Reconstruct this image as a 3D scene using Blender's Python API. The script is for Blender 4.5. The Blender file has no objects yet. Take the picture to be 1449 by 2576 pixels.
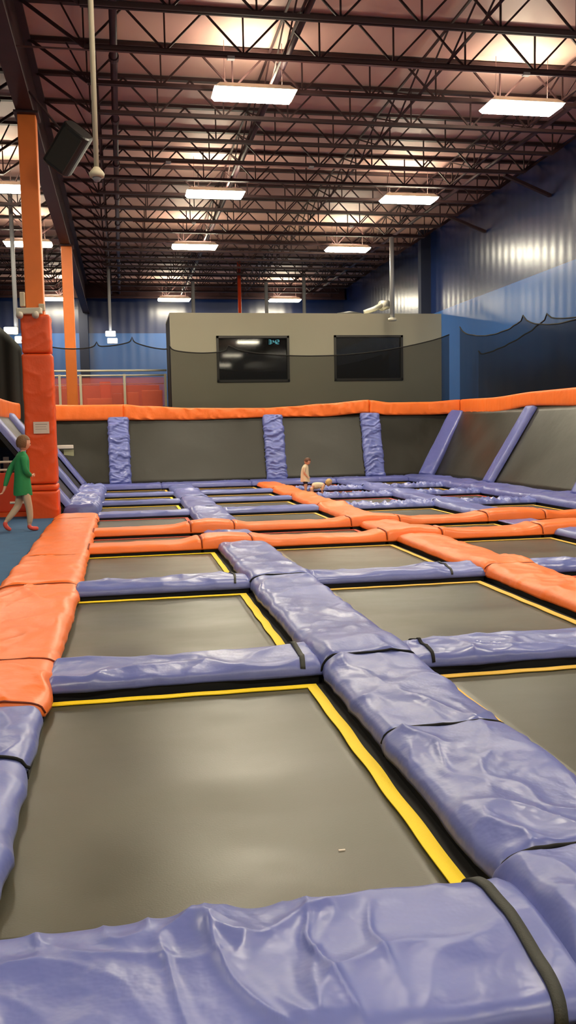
import bpy, bmesh, math, random
import numpy as np
from mathutils import Vector, Matrix
from mathutils.bvhtree import BVHTree
random.seed(7)
S = bpy.context.scene
COL = S.collection
PI = math.pi

# ------------------------------------------------------------------ materials
def nodes(name):
    m = bpy.data.materials.new(name); m.use_nodes = True
    nt = m.node_tree; b = nt.nodes['Principled BSDF']
    return m, nt, b
def lin(c):
    return tuple(((x/255)/12.92 if x/255 <= .04045 else ((x/255+.055)/1.055)**2.4) for x in c)
def mat(name, rgb, rough=.6, metal=0., spec=.5, bump=0., bscale=20., bstretch=(1,1,1), var=0., vscale=3., rvar=0., coat=0., coord='Object', detail=3., bdist=.02):
    m, nt, b = nodes(name)
    c = (*lin(rgb), 1)
    b.inputs['Base Color'].default_value = c
    b.inputs['Roughness'].default_value = rough
    b.inputs['Metallic'].default_value = metal
    b.inputs['Specular IOR Level'].default_value = spec
    b.inputs['Coat Weight'].default_value = coat
    if bump or var or rvar:
        tc = nt.nodes.new('ShaderNodeTexCoord')
        mp = nt.nodes.new('ShaderNodeMapping'); nt.links.new(tc.outputs[coord], mp.inputs['Vector'])
        mp.inputs['Scale'].default_value = bstretch
    if bump:
        n = nt.nodes.new('ShaderNodeTexNoise'); n.inputs['Scale'].default_value = bscale; n.inputs['Detail'].default_value = detail
        nt.links.new(mp.outputs[0], n.inputs['Vector'])
        bp = nt.nodes.new('ShaderNodeBump'); bp.inputs['Strength'].default_value = bump; bp.inputs['Distance'].default_value = bdist
        nt.links.new(n.outputs['Fac'], bp.inputs['Height']); nt.links.new(bp.outputs[0], b.inputs['Normal'])
    if var or rvar:
        n2 = nt.nodes.new('ShaderNodeTexNoise'); n2.inputs['Scale'].default_value = vscale; n2.inputs['Detail'].default_value = 5
        nt.links.new(mp.outputs[0], n2.inputs['Vector'])
        if var:
            mx = nt.nodes.new('ShaderNodeMix'); mx.data_type = 'RGBA'
            mx.inputs[6].default_value = (*[x*(1-var) for x in c[:3]], 1); mx.inputs[7].default_value = (*[min(1, x*(1+var)) for x in c[:3]], 1)
            mr = nt.nodes.new('ShaderNodeMapRange'); mr.inputs[1].default_value = .3; mr.inputs[2].default_value = .7
            nt.links.new(n2.outputs['Fac'], mr.inputs[0]); nt.links.new(mr.outputs[0], mx.inputs[0]); nt.links.new(mx.outputs[2], b.inputs['Base Color'])
        if rvar:
            mr = nt.nodes.new('ShaderNodeMapRange'); mr.inputs[1].default_value = .3; mr.inputs[2].default_value = .7
            mr.inputs[3].default_value = rough-rvar; mr.inputs[4].default_value = rough+rvar
            nt.links.new(n2.outputs['Fac'], mr.inputs[0]); nt.links.new(mr.outputs[0], b.inputs['Roughness'])
    return m
def emis(name, rgb, s):
    m, nt, b = nodes(name)
    b.inputs['Base Color'].default_value = (.8, .8, .8, 1)
    b.inputs['Emission Color'].default_value = (*rgb, 1); b.inputs['Emission Strength'].default_value = s
    return m

M = {}
M['blue'] = mat('blue_vinyl', (103, 113, 178), .34, bump=.25, bscale=9, var=.07, vscale=2, rvar=.06, bdist=.03)
M['blue_deep'] = mat('deep_blue_vinyl', (88, 95, 162), .34, bump=.35, bscale=9, var=.07, vscale=2, bdist=.03)
M['orange'] = mat('orange_vinyl', (244, 118, 46), .42, bump=.3, bscale=7, var=.05, vscale=2, bdist=.03)
M['orange_red'] = mat('red_orange_vinyl', (226, 82, 26), .42, bump=.3, bscale=7, var=.05, vscale=2, bdist=.03)
M['orange_seam'] = mat('dark_orange_piping', (120, 42, 14), .6)
M['black'] = mat('black_webbing', (8, 8, 9), .85)
M['strap'] = mat('dark_olive_strap', (58, 60, 56), .7, bump=.2, bscale=200)
M['yellow'] = mat('yellow_webbing', (250, 214, 0), .6, bump=.3, bscale=150)
M['pale_yellow'] = mat('faded_yellow_webbing', (228, 184, 70), .6, bump=.3, bscale=150)
M['red_web'] = mat('red_webbing', (214, 88, 66), .6, bump=.3, bscale=150)
M['steel_black'] = mat('black_steel', (12, 12, 13), .6)
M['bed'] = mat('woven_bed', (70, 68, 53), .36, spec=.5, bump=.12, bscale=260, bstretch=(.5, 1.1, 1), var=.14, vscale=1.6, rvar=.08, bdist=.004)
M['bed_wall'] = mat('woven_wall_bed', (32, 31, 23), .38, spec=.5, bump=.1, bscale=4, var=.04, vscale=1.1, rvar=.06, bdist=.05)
M['truss'] = mat('maroon_primer_steel', (50, 27, 29), .6, var=.15, vscale=4)
M['girder'] = mat('maroon_girder_steel', (56, 30, 33), .6, var=.15, vscale=3)
M['pipe_dark'] = mat('dark_pipe', (62, 44, 52), .5)
M['conduit'] = mat('pale_conduit', (150, 120, 118), .35, metal=.4)
M['white'] = mat('white_paint', (214, 208, 190), .5)
M['cream_pipe'] = mat('cream_pipe', (196, 186, 162), .5)
M['grey_pipe'] = mat('grey_pipe', (150, 152, 156), .45)
M['column'] = mat('orange_paint', (232, 122, 44), .45, var=.05)
M['grey_wall'] = mat('grey_booth_paint', (166, 162, 142), .6, var=.03, vscale=.7)
M['frame'] = mat('window_frame', (52, 50, 46), .5)
M['carpet'] = mat('blue_carpet', (46, 88, 128), .9, bump=.5, bscale=120, var=.08, vscale=6)
M['floor'] = mat('dark_floor', (9, 9, 10), .85)
M['pier'] = mat('navy_pier_paint', (16, 26, 52), .6)
M['deck'] = mat('deck_concrete', (70, 66, 62), .8)
M['plastic_black'] = mat('black_plastic', (30, 31, 31), .5)
M['red_panel'] = mat('red_orange_panel', (212, 66, 30), .4)
M['foam'] = mat('orange_foam_vinyl', (240, 104, 44), .5)
M['foam_dark'] = mat('dark_orange_foam_vinyl', (160, 58, 34), .5)
M['curtain'] = mat('black_curtain', (40, 41, 37), .8)
M['lens'] = emis('lamp_lens', (1, .90, .68), 62)
M['uplens'] = emis('lamp_uplight', (1, .88, .62), 95)
M['flood'] = emis('flood_lens', (.95, .97, 1), 14)
M['clock'] = emis('reflected_clock_digits', (.25, .9, 1), 3.5)
M['signwhite'] = mat('sign_white', (214, 204, 192), .6)
M['print'] = mat('sign_print', (150, 140, 132), .6)
M['skin'] = mat('skin', (214, 160, 132), .55)
M['green'] = mat('green_cotton', (36, 134, 78), .8, bump=.4, bscale=14)
M['beige'] = mat('beige_leggings', (184, 166, 142), .8, bump=.3, bscale=14)
M['sock'] = mat('coral_sock', (222, 84, 72), .8)
M['cream'] = mat('cream_cotton', (222, 206, 176), .8, bump=.3, bscale=14)
M['navy'] = mat('navy_cloth', (34, 38, 58), .8)
M['brown_hair'] = mat('brown_hair', (112, 78, 46), .6, bump=.6, bscale=60)
M['dark_hair'] = mat('auburn_hair', (96, 58, 38), .6, bump=.6, bscale=60)
M['blond_hair'] = mat('blond_hair', (206, 172, 110), .6, bump=.6, bscale=60)
M['eye'] = mat('eye_dark', (30, 22, 18), .3)
M['lip'] = mat('lips', (180, 96, 86), .5)
M['duct'] = mat('galvanised_duct', (170, 168, 158), .35, metal=.5)

# ceiling foil: pinkish insulation facing with seams
def ceiling_mat():
    m, nt, b = nodes('ceiling_insulation')
    tc = nt.nodes.new('ShaderNodeTexCoord')
    n = nt.nodes.new('ShaderNodeTexNoise'); n.inputs['Scale'].default_value = .9; n.inputs['Detail'].default_value = 4
    mp = nt.nodes.new('ShaderNodeMapping'); mp.inputs['Scale'].default_value = (1, .25, 1)
    nt.links.new(tc.outputs['Object'], mp.inputs[0]); nt.links.new(mp.outputs[0], n.inputs['Vector'])
    r = nt.nodes.new('ShaderNodeValToRGB'); nt.links.new(n.outputs['Fac'], r.inputs[0])
    r.color_ramp.elements[0].position = .3; r.color_ramp.elements[0].color = (*lin((188, 148, 144)), 1)
    r.color_ramp.elements[1].position = .7; r.color_ramp.elements[1].color = (*lin((206, 170, 158)), 1)
    nt.links.new(r.outputs[0], b.inputs['Base Color'])
    b.inputs['Roughness'].default_value = .55
    bp = nt.nodes.new('ShaderNodeBump'); bp.inputs['Strength'].default_value = .3; bp.inputs['Distance'].default_value = .08
    nt.links.new(n.outputs['Fac'], bp.inputs['Height']); nt.links.new(bp.outputs[0], b.inputs['Normal'])
    return m
M['ceiling'] = ceiling_mat()

# blue ribbed metal wall: brighter paint below a height, ribs as bump
def blue_wall_mat(name, zsplit, axis):
    m, nt, b = nodes(name)
    tc = nt.nodes.new('ShaderNodeTexCoord'); sp = nt.nodes.new('ShaderNodeSeparateXYZ')
    nt.links.new(tc.outputs['Object'], sp.inputs[0])
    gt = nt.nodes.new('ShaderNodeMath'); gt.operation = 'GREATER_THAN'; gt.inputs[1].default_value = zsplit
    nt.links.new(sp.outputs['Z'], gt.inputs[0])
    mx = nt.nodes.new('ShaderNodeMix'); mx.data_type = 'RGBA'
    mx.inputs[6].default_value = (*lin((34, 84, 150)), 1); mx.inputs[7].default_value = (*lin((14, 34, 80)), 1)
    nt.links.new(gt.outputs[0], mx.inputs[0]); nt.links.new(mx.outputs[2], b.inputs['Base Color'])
    wv = nt.nodes.new('ShaderNodeMath'); wv.operation = 'MULTIPLY'; wv.inputs[1].default_value = 2*PI/.42
    nt.links.new(sp.outputs[axis], wv.inputs[0])
    sn = nt.nodes.new('ShaderNodeMath'); sn.operation = 'SINE'; nt.links.new(wv.outputs[0], sn.inputs[0])
    nz = nt.nodes.new('ShaderNodeTexNoise'); nz.inputs['Scale'].default_value = .8; nt.links.new(tc.outputs['Object'], nz.inputs['Vector'])
    ad = nt.nodes.new('ShaderNodeMath'); ad.operation = 'MULTIPLY_ADD'; ad.inputs[1].default_value = 3.0
    nt.links.new(nz.outputs['Fac'], ad.inputs[0]); nt.links.new(sn.outputs[0], ad.inputs[2])
    bp = nt.nodes.new('ShaderNodeBump'); bp.inputs['Strength'].default_value = .09; bp.inputs['Distance'].default_value = .02
    nt.links.new(ad.outputs[0], bp.inputs['Height']); nt.links.new(bp.outputs[0], b.inputs['Normal'])
    b.inputs['Roughness'].default_value = .27; b.inputs['Specular IOR Level'].default_value = .7
    return m
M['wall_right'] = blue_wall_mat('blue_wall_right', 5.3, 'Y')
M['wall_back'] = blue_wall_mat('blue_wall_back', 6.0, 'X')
M['wall_dark'] = mat('dark_hall_paint', (52, 54, 66), .7)

def clear_mat(name, rgb, alpha, rough=.05, gloss=True):
    m, nt, b = nodes(name)
    out = nt.nodes['Material Output']
    tr = nt.nodes.new('ShaderNodeBsdfTransparent')
    mx = nt.nodes.new('ShaderNodeMixShader'); mx.inputs[0].default_value = alpha
    b.inputs['Base Color'].default_value = (*lin(rgb), 1); b.inputs['Roughness'].default_value = rough
    if not gloss: b.inputs['Specular IOR Level'].default_value = .1
    nt.links.new(tr.outputs[0], mx.inputs[1]); nt.links.new(b.outputs[0], mx.inputs[2]); nt.links.new(mx.outputs[0], out.inputs[0])
    return m
M['glass'] = clear_mat('dark_glass', (10, 10, 10), .75, .04)
M['tint'] = clear_mat('red_tinted_panel', (224, 112, 96), .38, .15)
M['net'] = clear_mat('black_netting', (20, 21, 23), .66, .9, False)
M['net_sheer'] = clear_mat('sheerest_black_netting', (20, 21, 23), .3, .9, False)
M['net_thin'] = clear_mat('sheer_black_netting', (20, 21, 23), .42, .9, False)

# ------------------------------------------------------------------ helpers
class MB:
    def __init__(s): s.v = []; s.f = []
    def box(s, x0, x1, y0, y1, z0, z1, mtx=None):
        p = [Vector((x, y, z)) for z in (z0, z1) for y in (y0, y1) for x in (x0, x1)]
        if mtx: p = [mtx @ q for q in p]
        b = len(s.v); s.v += [tuple(q) for q in p]
        s.f += [tuple(b+i for i in f) for f in ((0, 2, 3, 1), (4, 5, 7, 6), (0, 1, 5, 4), (2, 6, 7, 3), (0, 4, 6, 2), (1, 3, 7, 5))]
        return s
    def bar(s, a, b, w, h=None, up=(0, 0, 1)):
        a = Vector(a); b = Vector(b); h = h or w; d = (b-a); L = d.length; d.normalize(); u = Vector(up)
        if abs(d.dot(u)) > .98: u = Vector((0, 1, 0))
        sd = d.cross(u).normalized(); u = sd.cross(d).normalized()
        m = Matrix((d, sd, u)).transposed().to_4x4(); m.translation = a
        return s.box(0, L, -w/2, w/2, -h/2, h/2, m)
    def tube(s, pts, r, n=10, cap=True):
        pts = [Vector(p) for p in pts]; rs = r if isinstance(r, (list, tuple)) else [r]*len(pts)
        base = len(s.v); ref = None
        for i, p in enumerate(pts):
            d = (pts[min(i+1, len(pts)-1)]-pts[max(i-1, 0)])
            if d.length < 1e-6: d = Vector((0, 0, 1)) if ref is None else ld
            d.normalize(); ld = d
            if ref is None or abs(ref.dot(d)) > .95: ref = Vector((0, 0, 1)) if abs(d.z) < .9 else Vector((1, 0, 0))
            a = d.cross(ref).normalized(); b = d.cross(a).normalized()
            for k in range(n):
                t = 2*PI*k/n; s.v.append(tuple(p+(a*math.cos(t)+b*math.sin(t))*rs[i]))
        for i in range(len(pts)-1):
            for k in range(n):
                k2 = (k+1) % n; s.f.append((base+i*n+k, base+i*n+k2, base+(i+1)*n+k2, base+(i+1)*n+k))
        if cap:
            s.f.append(tuple(base+k for k in range(n))); s.f.append(tuple(base+(len(pts)-1)*n+k for k in reversed(range(n))))
        return s
    def build(s, name, m, parent=None, loc=None, smooth=False, bevel=0):
        return link(name, s.v, s.f, m, parent, loc, smooth, bevel)
def link(name, v, f, m, parent=None, loc=None, smooth=False, bevel=0):
    if loc is not None: v = [(x-loc[0], y-loc[1], z-loc[2]) for x, y, z in v]
    me = bpy.data.meshes.new(name); me.from_pydata([tuple(map(float, q)) for q in v], [], f); me.update()
    bm = bmesh.new(); bm.from_mesh(me); bmesh.ops.recalc_face_normals(bm, faces=bm.faces); bm.to_mesh(me); bm.free()
    me.materials.append(m)
    if smooth: me.polygons.foreach_set('use_smooth', [True]*len(me.polygons))
    o = bpy.data.objects.new(name, me); COL.objects.link(o)
    if loc is not None: o.location = loc
    if parent: o.parent = parent
    if bevel:
        bv = o.modifiers.new('bevel', 'BEVEL'); bv.width = bevel; bv.segments = 2; bv.limit_method = 'ANGLE'
    return o
def tag(o, label, cat, group=None):
    o['label'] = label; o['category'] = cat
    if group: o['group'] = group
    return o
def thing(name, label, cat, loc=(0, 0, 0), rot=None, group=None):
    o = bpy.data.objects.new(name, None); COL.objects.link(o); o.location = loc; o.empty_display_size = .2
    if rot is not None: o.rotation_euler = rot
    return tag(o, label, cat, group)
def struct(name, mb, m, bevel=0):
    o = mb.build(name, m, bevel=bevel); o['kind'] = 'structure'; return o
def copy_tree(o, parent=None):
    c = o.copy(); COL.objects.link(c); c.parent = parent
    for ch in list(o.children): copy_tree(ch, c)
    return c

# numpy noise
def vnoise(x, y, seed=0):
    xi = np.floor(x).astype(np.int64); yi = np.floor(y).astype(np.int64); xf = x-xi; yf = y-yi
    u = xf*xf*xf*(xf*(xf*6-15)+10); v = yf*yf*yf*(yf*(yf*6-15)+10)
    def h(a, b):
        n = (a*374761393+b*668265263+seed*974711+12345) & 0xffffffff
        n = ((n ^ (n >> 13))*1274126177) & 0xffffffff
        n = (n ^ (n >> 16)) & 0xffffffff
        return n/4294967295.
    return (h(xi, yi)*(1-u)+h(xi+1, yi)*u)*(1-v)+(h(xi, yi+1)*(1-u)+h(xi+1, yi+1)*u)*v
def fbm(x, y, seed=0, o=3):
    s = 0; a = .5
    for i in range(o): s = s+a*vnoise(x*2**i, y*2**i, seed+i*17); a *= .5
    return s
def ridge(x, y, seed=0):
    return (1-np.abs(2*vnoise(x, y, seed)-1))
def wrinkles(x, y, seed, mode='soft'):
    wx = x+.35*fbm(x*1.5, y*1.5, seed+91); wy = y+.35*fbm(x*1.5+9, y*1.5, seed+77)
    if mode == 'heavy':     # slack vinyl: flat facets meeting in sharp crests
        a = ridge(wx*2.1+wy*1.7, wy*3.0-wx*1.1, seed)**2.2*.030
        b = ridge(wx*5.2-wy*2.6, wx*1.6+wy*3.4, seed+5)**1.8*.013
        c = ridge(wx*11+wy*5, wy*6.0-wx*2, seed+8)**1.6*.002
        m = .35+.65*fbm(x*1.6, y*1.6, seed+61)*1.6
        d = ridge(wx*6.5+wy*1.2, wy*1.5-wx*.6, seed+13)**3.2*.020*np.clip(fbm(x*1.9+4, y*1.9, seed+33)*2.4-.45, 0, 1)
        return (a+b+c)*m+d-.014
    if mode == 'across':    # bunched folds running across the length
        return ridge(wx*10+wy*3+fbm(x*2, y*3, seed)*3, wy*1.8, seed)**2.4*.05+ridge(wx*19-wy*5, wy*3, seed+4)**2*.02-.02
    if mode == 'bunch':
        return ridge(wx*5+wy*3, wy*3.2-wx*2, seed)**1.5*.06+ridge(wx*12, wy*7, seed+4)**1.5*.018-.03
    a = ridge(wx*1.5+wy*1.2, wy*3.0-wx*.8, seed)**2.6*.018
    b = ridge(wx*3.4-wy*2.0, wy*5.5+wx*1.5, seed+5)**2.2*.010
    c = ridge(wx*8+wy*3, wy*9-wx*2, seed+8)**1.8*.0022
    m = .3+1.1*fbm(x*1.3, y*1.3, seed+61)
    return (a+b+c)*m-.006

def pad_mesh(L, W, H, z0=.03, res=.03, seed=0, mode='soft', amp=1., humps=(), wav=.012, cinch=.0):
    nu = max(6, int(L/res)); nv = max(10, int(W/res*1.15))
    # denser sampling near the ends
    t = np.linspace(-1, 1, nu+1); us = np.sin(t*PI/2)*.25+t*.75; us = us/us.max()*L/2
    s = np.linspace(-1, 1, nv+1); vs = np.sin(s*PI/2)*.6+s*.4; vs /= vs.max()
    U, V = np.meshgrid(us, vs, indexing='ij')
    prof = (np.clip(1-np.abs(V)**7, 0, 1))**.5
    e = (L/2-np.abs(U))
    endf = .80+.20*np.clip(1-(1-np.clip(e/.05, 0, 1))**2, 0, 1)**.5
    Hs = np.full_like(U, H-z0)
    for hu, hh, hw in humps: Hs = Hs+hh*np.exp(-((U-hu)/hw)**2)
    Hs = Hs*(1-cinch*np.exp(-e/.18))
    Z = z0+Hs*prof*endf
    Y = V*W/2
    edge = wav*(fbm(U*2.5+seed*3.1, V*.5, seed+40)*2-.9)*V
    pinch = -.02*np.exp(-e/.12)*V*(1 if cinch else .3)
    Y = Y+edge+pinch
    w = wrinkles(U+seed*7.3, V*W/2, seed, mode)*amp
    fade = np.clip((1-np.abs(V))*5, 0, 1)*.75+.25
    Z = Z+w*fade*np.clip(e/.03, .15, 1)
    Y = Y+w*(1-fade)*np.sign(V)*.8
    Z = np.maximum(Z, z0*.8)
    v = np.stack([U, Y, Z], -1).reshape(-1, 3).tolist(); n1 = nv+1; f = []
    for i in range(nu):
        for j in range(nv):
            a = i*n1+j; f.append((a, a+n1, a+n1+1, a+1))
    # closed underside
    b = len(v); lo = z0*.7
    for i in range(nu+1):
        v.append([us[i], float(Y[i, 0]), lo]); v.append([us[i], float(Y[i, -1]), lo])
    for i in range(nu):
        f.append((b+2*i, b+2*i+2, b+2*i+3, b+2*i+1)); f.append((i*n1, b+2*i, b+2*i+2, (i+1)*n1)) ; f.append((i*n1+nv, (i+1)*n1+nv, b+2*i+3, b+2*i+1))
    f.append(tuple([b, b+1]+[0*n1+j for j in range(nv, -1, -1)])); f.append(tuple([b+2*nu+1, b+2*nu]+[nu*n1+j for j in range(nv+1)]))
    return v, f

SEED = [1]
def pad(label, x0, x1, y0, y1, color, H=.13, along=None, res=.03, mode='soft', amp=1., humps=(), group=None, rail=True, cinch=0., seam=False, z0=.05, zb=0., wav=.012, name='safety_pad', cat='safety pad', seed=None):
    """floor pad lying over the steel frame between beds, footprint in metres"""
    if seed is None: SEED[0] += 1; seed = SEED[0]
    cx, cy = (x0+x1)/2, (y0+y1)/2; lx, ly = x1-x0, y1-y0
    along = along or ('x' if lx > ly else 'y')
    L, W = (lx, ly) if along == 'x' else (ly, lx)
    t = thing(name, label, cat, (cx, cy, zb), (0, 0, 0 if along == 'x' else PI/2), group)
    hs = [((h[0]-cx) if along == 'x' else (h[0]-cy), h[1], h[2]) for h in humps]
    v, f = pad_mesh(L, W, H, z0, res, seed, mode, amp, hs, wav, cinch)
    link('vinyl_cover', v, f, M[color], t, smooth=True)
    if rail:
        m = MB(); m.box(-L/2+.02, L/2-.02, -W/2+.018, W/2-.018, -.115-zb, z0-.012); m.build('frame_rail', M['steel_black'], t)
    if seam:   # dark piping where this pad meets the next one
        for sgn in (-1, 1):
            if seam == 'near' and sgn > 0: continue
            bv = BVHTree.FromPolygons([Vector(q) for q in v], f); pts = []
            for k in range(41):
                vv = (-1+2*k/40)*.985
                hit = bv.ray_cast(Vector((sgn*(L/2-.012), vv*W/2, 1)), Vector((0, 0, -1)))[0]
                pts.append((sgn*(L/2+.001), vv*W/2, (hit.z if hit else z0)+.004))
            MB().tube(pts, .0075 if color.startswith('blue') else .005, 6).build('piping', M['black' if color.startswith('blue') else 'orange_seam'], t, smooth=True)
    return t

# ------------------------------------------------------------------ camera
F = 2250.; PC = (724.5, 1288.)
def d_(v): return Vector(((v[0]-PC[0])/F, -(v[1]-PC[1])/F, -1.))
yv = d_((308, 1088)).normalized(); xv = d_((14400, 811)); xv = (xv-yv*xv.dot(yv)).normalized(); zv = xv.cross(yv)
R = Matrix((xv, yv, zv))            # world = R @ cam
cam = bpy.data.cameras.new('camera'); co = bpy.data.objects.new('camera', cam); COL.objects.link(co)
mw = R.to_4x4(); mw.translation = (0, 0, 1.5); co.matrix_world = mw
cam.sensor_fit = 'VERTICAL'; cam.sensor_height = 24; cam.lens = F/2576*24; cam.clip_end = 200; cam.clip_start = .05
S.camera = co

# ------------------------------------------------------------------ room shell
XR, YB, ZC, XL, YF = 10.5, 42., 8.12, -13., -26.
struct('floor', MB().box(XL, XR, YF, YB, -.3, -.12), M['floor'])
struct('ceiling', MB().box(XL, XR+.2, YF, YB+.2, ZC, ZC+.2), M['ceiling'])
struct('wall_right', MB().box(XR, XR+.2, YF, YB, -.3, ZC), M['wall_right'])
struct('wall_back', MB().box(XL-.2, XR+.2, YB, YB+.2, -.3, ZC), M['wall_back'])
struct('wall_left', MB().box(XL-.2, XL, YF, YB, -.3, ZC), M['wall_dark'])
struct('wall_front', MB().box(XL-.2, XR+.2, YF-.2, YF, -.3, ZC), M['wall_dark'])

# grey booth: front wall with two window openings
def booth():
    m = MB(); y0, y1 = 28.6, 28.75; x0, x1, z1 = 1.58, XR, 5.14
    W1 = (3.02, 5.36, 3.03, 4.48); W2 = (6.84, 9.16, 3.04, 4.5)
    m.box(x0, x1, y0, y1, -.12, W1[2]); m.box(x0, x1, y0, y1, 4.49, z1)
    m.box(x0, W1[0], y0, y1, W1[2], 4.49); m.box(W1[1], W2[0], y0, y1, W1[2], 4.49); m.box(W2[1], x1, y0, y1, W1[2], 4.49)
    struct('wall_booth', m, M['grey_wall'])
    struct('wall_booth_side', MB().box(x0, x0+.15, y1, 31.1, -.12, z1), M['floor'])
    struct('ceiling_booth', MB().box(x0, x1, y0, 31.1, z1, z1+.06), M['grey_wall'])
    struct('floor_booth', MB().box(x0+.15, x1, y1, 30.9, 2.3, 2.4), M['deck'])
    struct('wall_booth_back', MB().box(x0+.15, x1, 31.0, 31.1, -.12, z1), M['wall_dark'])
    for i, (a, b, c, d) in enumerate((W1, W2)):
        fr = MB()
        for bx in ((a, b, c, c+.07), (a, b, d-.07, d), (a, a+.07, c, d), (b-.07, b, c, d)):
            fr.box(bx[0], bx[1], y0-.05, y1+.02, bx[2], bx[3])
        o = fr.build('window_%d' % (i+1), M['frame']); o['kind'] = 'structure'
        MB().box(a+.07, b-.07, y0+.03, y0+.045, c+.07, d-.07).build('pane', M['glass'], o)
booth()
# lit digits added behind the first window to imitate a clock's reflection
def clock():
    t = thing('reflected_clock', 'lit cyan digits imitating a clock reflection in the upper right of the left booth window', 'clock', (4.88, 28.72, 4.3))
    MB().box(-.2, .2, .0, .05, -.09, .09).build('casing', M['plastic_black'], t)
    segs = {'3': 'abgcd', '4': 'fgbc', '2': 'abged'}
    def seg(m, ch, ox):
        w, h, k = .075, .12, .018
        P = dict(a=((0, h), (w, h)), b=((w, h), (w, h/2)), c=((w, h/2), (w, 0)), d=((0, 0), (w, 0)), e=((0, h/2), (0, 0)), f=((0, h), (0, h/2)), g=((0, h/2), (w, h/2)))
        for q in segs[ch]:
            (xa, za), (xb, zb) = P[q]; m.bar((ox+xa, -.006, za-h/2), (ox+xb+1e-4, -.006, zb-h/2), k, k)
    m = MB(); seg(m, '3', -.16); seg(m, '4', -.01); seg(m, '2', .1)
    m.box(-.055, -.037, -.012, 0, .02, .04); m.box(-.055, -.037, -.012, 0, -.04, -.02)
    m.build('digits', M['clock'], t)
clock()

# ------------------------------------------------------------------ roof steel
def make_joist(x0, x1, right):
    t = thing('roof_joist', 'x', 'roof joist', (0, 0, 0))
    zb, zt = 7.42, 8.05
    n = int(round((x1-x0-1.9)/1.24)); st = (x1-x0-1.9)/n; a = x0+.95
    MB().box(a, x1-.95, -.055, -.012, zb-.03, zb+.03).box(a, x1-.95, .012, .055, zb-.03, zb+.03).box(a, x1-.95, -.055, .055, zb+.02, zb+.03).build('bottom_chord', M['truss'], t)
    MB().box(x0, x1, -.055, .055, zt-.01, zt+.05).build('top_chord', M['truss'], t)
    w = MB()
    for k in range(n+1):
        xb = a+k*st
        w.bar((xb, 0, zb), (xb, 0, zt), .026)
        if k < n: w.bar((xb, 0, zb), (xb+st/2, 0, zt), .03); w.bar((xb+st, 0, zb), (xb+st/2, 0, zt), .03)
    w.bar((x0+.05, 0, zt), (a, 0, zb), .045); w.bar((x1-.05, 0, zt), (x1-.95, 0, zb), .045)
    w.bar((x0+.62, 0, zt), (a, 0, zb), .026); w.bar((x1-.62, 0, zt), (x1-.95, 0, zb), .026)
    w.build('web', M['truss'], t)
    return t
JY = [13.25+1.42*k for k in range(-3, 20)]
protoR = make_joist(-1.32, XR-.02, True); protoL = make_joist(XL+.02, -1.5, False)
ords = ['nearest', 'second', 'third', 'fourth', 'fifth', 'sixth', 'seventh', 'eighth', 'ninth', 'tenth', 'eleventh', 'twelfth', 'thirteenth', 'fourteenth', 'fifteenth', 'sixteenth', 'seventeenth', 'eighteenth', 'nineteenth', 'twentieth', 'twenty-first', 'twenty-second', 'twenty-third']
for i, y in enumerate(JY):
    o = protoR if i == 0 else copy_tree(protoR)
    o.location = (0, y, 0); o['group'] = 'roof joists over the trampolines'
    o['label'] = '%s maroon open-web steel roof joist spanning right of the long girder' % (ords[i] if i < 23 else 'farthest')
    o = protoL if i == 0 else copy_tree(protoL)
    o.location = (0, y, 0); o['group'] = 'roof joists left of the girder'
    o['label'] = '%s maroon steel roof joist in the bay left of the girder' % (ords[i] if i < 23 else 'farthest')
# long girder on the columns
t = thing('roof_girder', 'long dark maroon steel girder running back over the orange columns', 'girder', (-1.41, 8, 6.86))
g = MB(); g.box(-.14, .14, 0, 34, 0, .04); g.box(-.14, .14, 0, 34, 1.18, 1.22); g.box(-.018, .018, 0, 34, .04, 1.18); g.build('beam', M['girder'], t)
# cross girder at the back
t = thing('roof_girder', 'dark maroon steel girder crossing the hall high on the back wall', 'girder', (0, 41.2, 7.45))
MB().box(XL+.1, XR-.1, -.12, .12, 0, .05).box(XL+.1, XR-.1, -.12, .12, .62, .68).box(XL+.1, XR-.1, -.02, .02, .05, .62).build('beam', M['girder'], t)
# bridging lines between joists
for i, (x, lab) in enumerate(((-.25, 'beside the hanging camera pole'), (2.75, 'above the left row of ceiling lamps'), (5.5, 'midway between the two rows of ceiling lamps'), (8.25, 'just right of the right row of ceiling lamps'))):
    t = thing('joist_bridging', 'crossed maroon bridging rods through the joists ' + lab, 'roof bracing', (x, 0, 0), group='bridging lines')
    MB().bar((0, JY[0], 7.48), (0, JY[-1], 7.48), .035).build('bottom_rod', M['truss'], t)
    MB().bar((0, JY[0], 8.02), (0, JY[-1], 8.02), .035).build('top_rod', M['truss'], t)
    m = MB()
    for a, b in zip(JY[:-1], JY[1:]):
        m.bar((0, a, 7.48), (0, b, 8.02), .024); m.bar((.03, a, 8.02), (.03, b, 7.48), .024)
    m.build('cross_brace', M['truss'], t)
# pipes running back
t = thing('sprinkler_pipe', 'dark sprinkler main with couplings running back near the girder', 'pipe', (.08, 9, 7.68))
MB().tube([(0, 0, 0), (0, 32.4, 0)], .06, 12).build('pipe', M['pipe_dark'], t, smooth=True)
m = MB()
for k in range(11): m.tube([(0, .6+k*3., 0), (0, .74+k*3., 0)], .085, 12)
m.build('coupling', M['pipe_dark'], t)
t = thing('sprinkler_pipe', 'thick dark pipe running back over the left row of ceiling lamps', 'pipe', (3.0, 9, 7.84))
MB().tube([(0, 0, 0), (0, 32.4, 0)], .05, 12).build('pipe', M['pipe_dark'], t, smooth=True)
t = thing('sprinkler_pipe', 'dark pipe running back close to the blue wall under the roof', 'pipe', (8.9, 9, 7.7))
MB().tube([(0, 0, 0), (0, 32.4, 0)], .045, 12).build('pipe', M['pipe_dark'], t, smooth=True)
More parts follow.
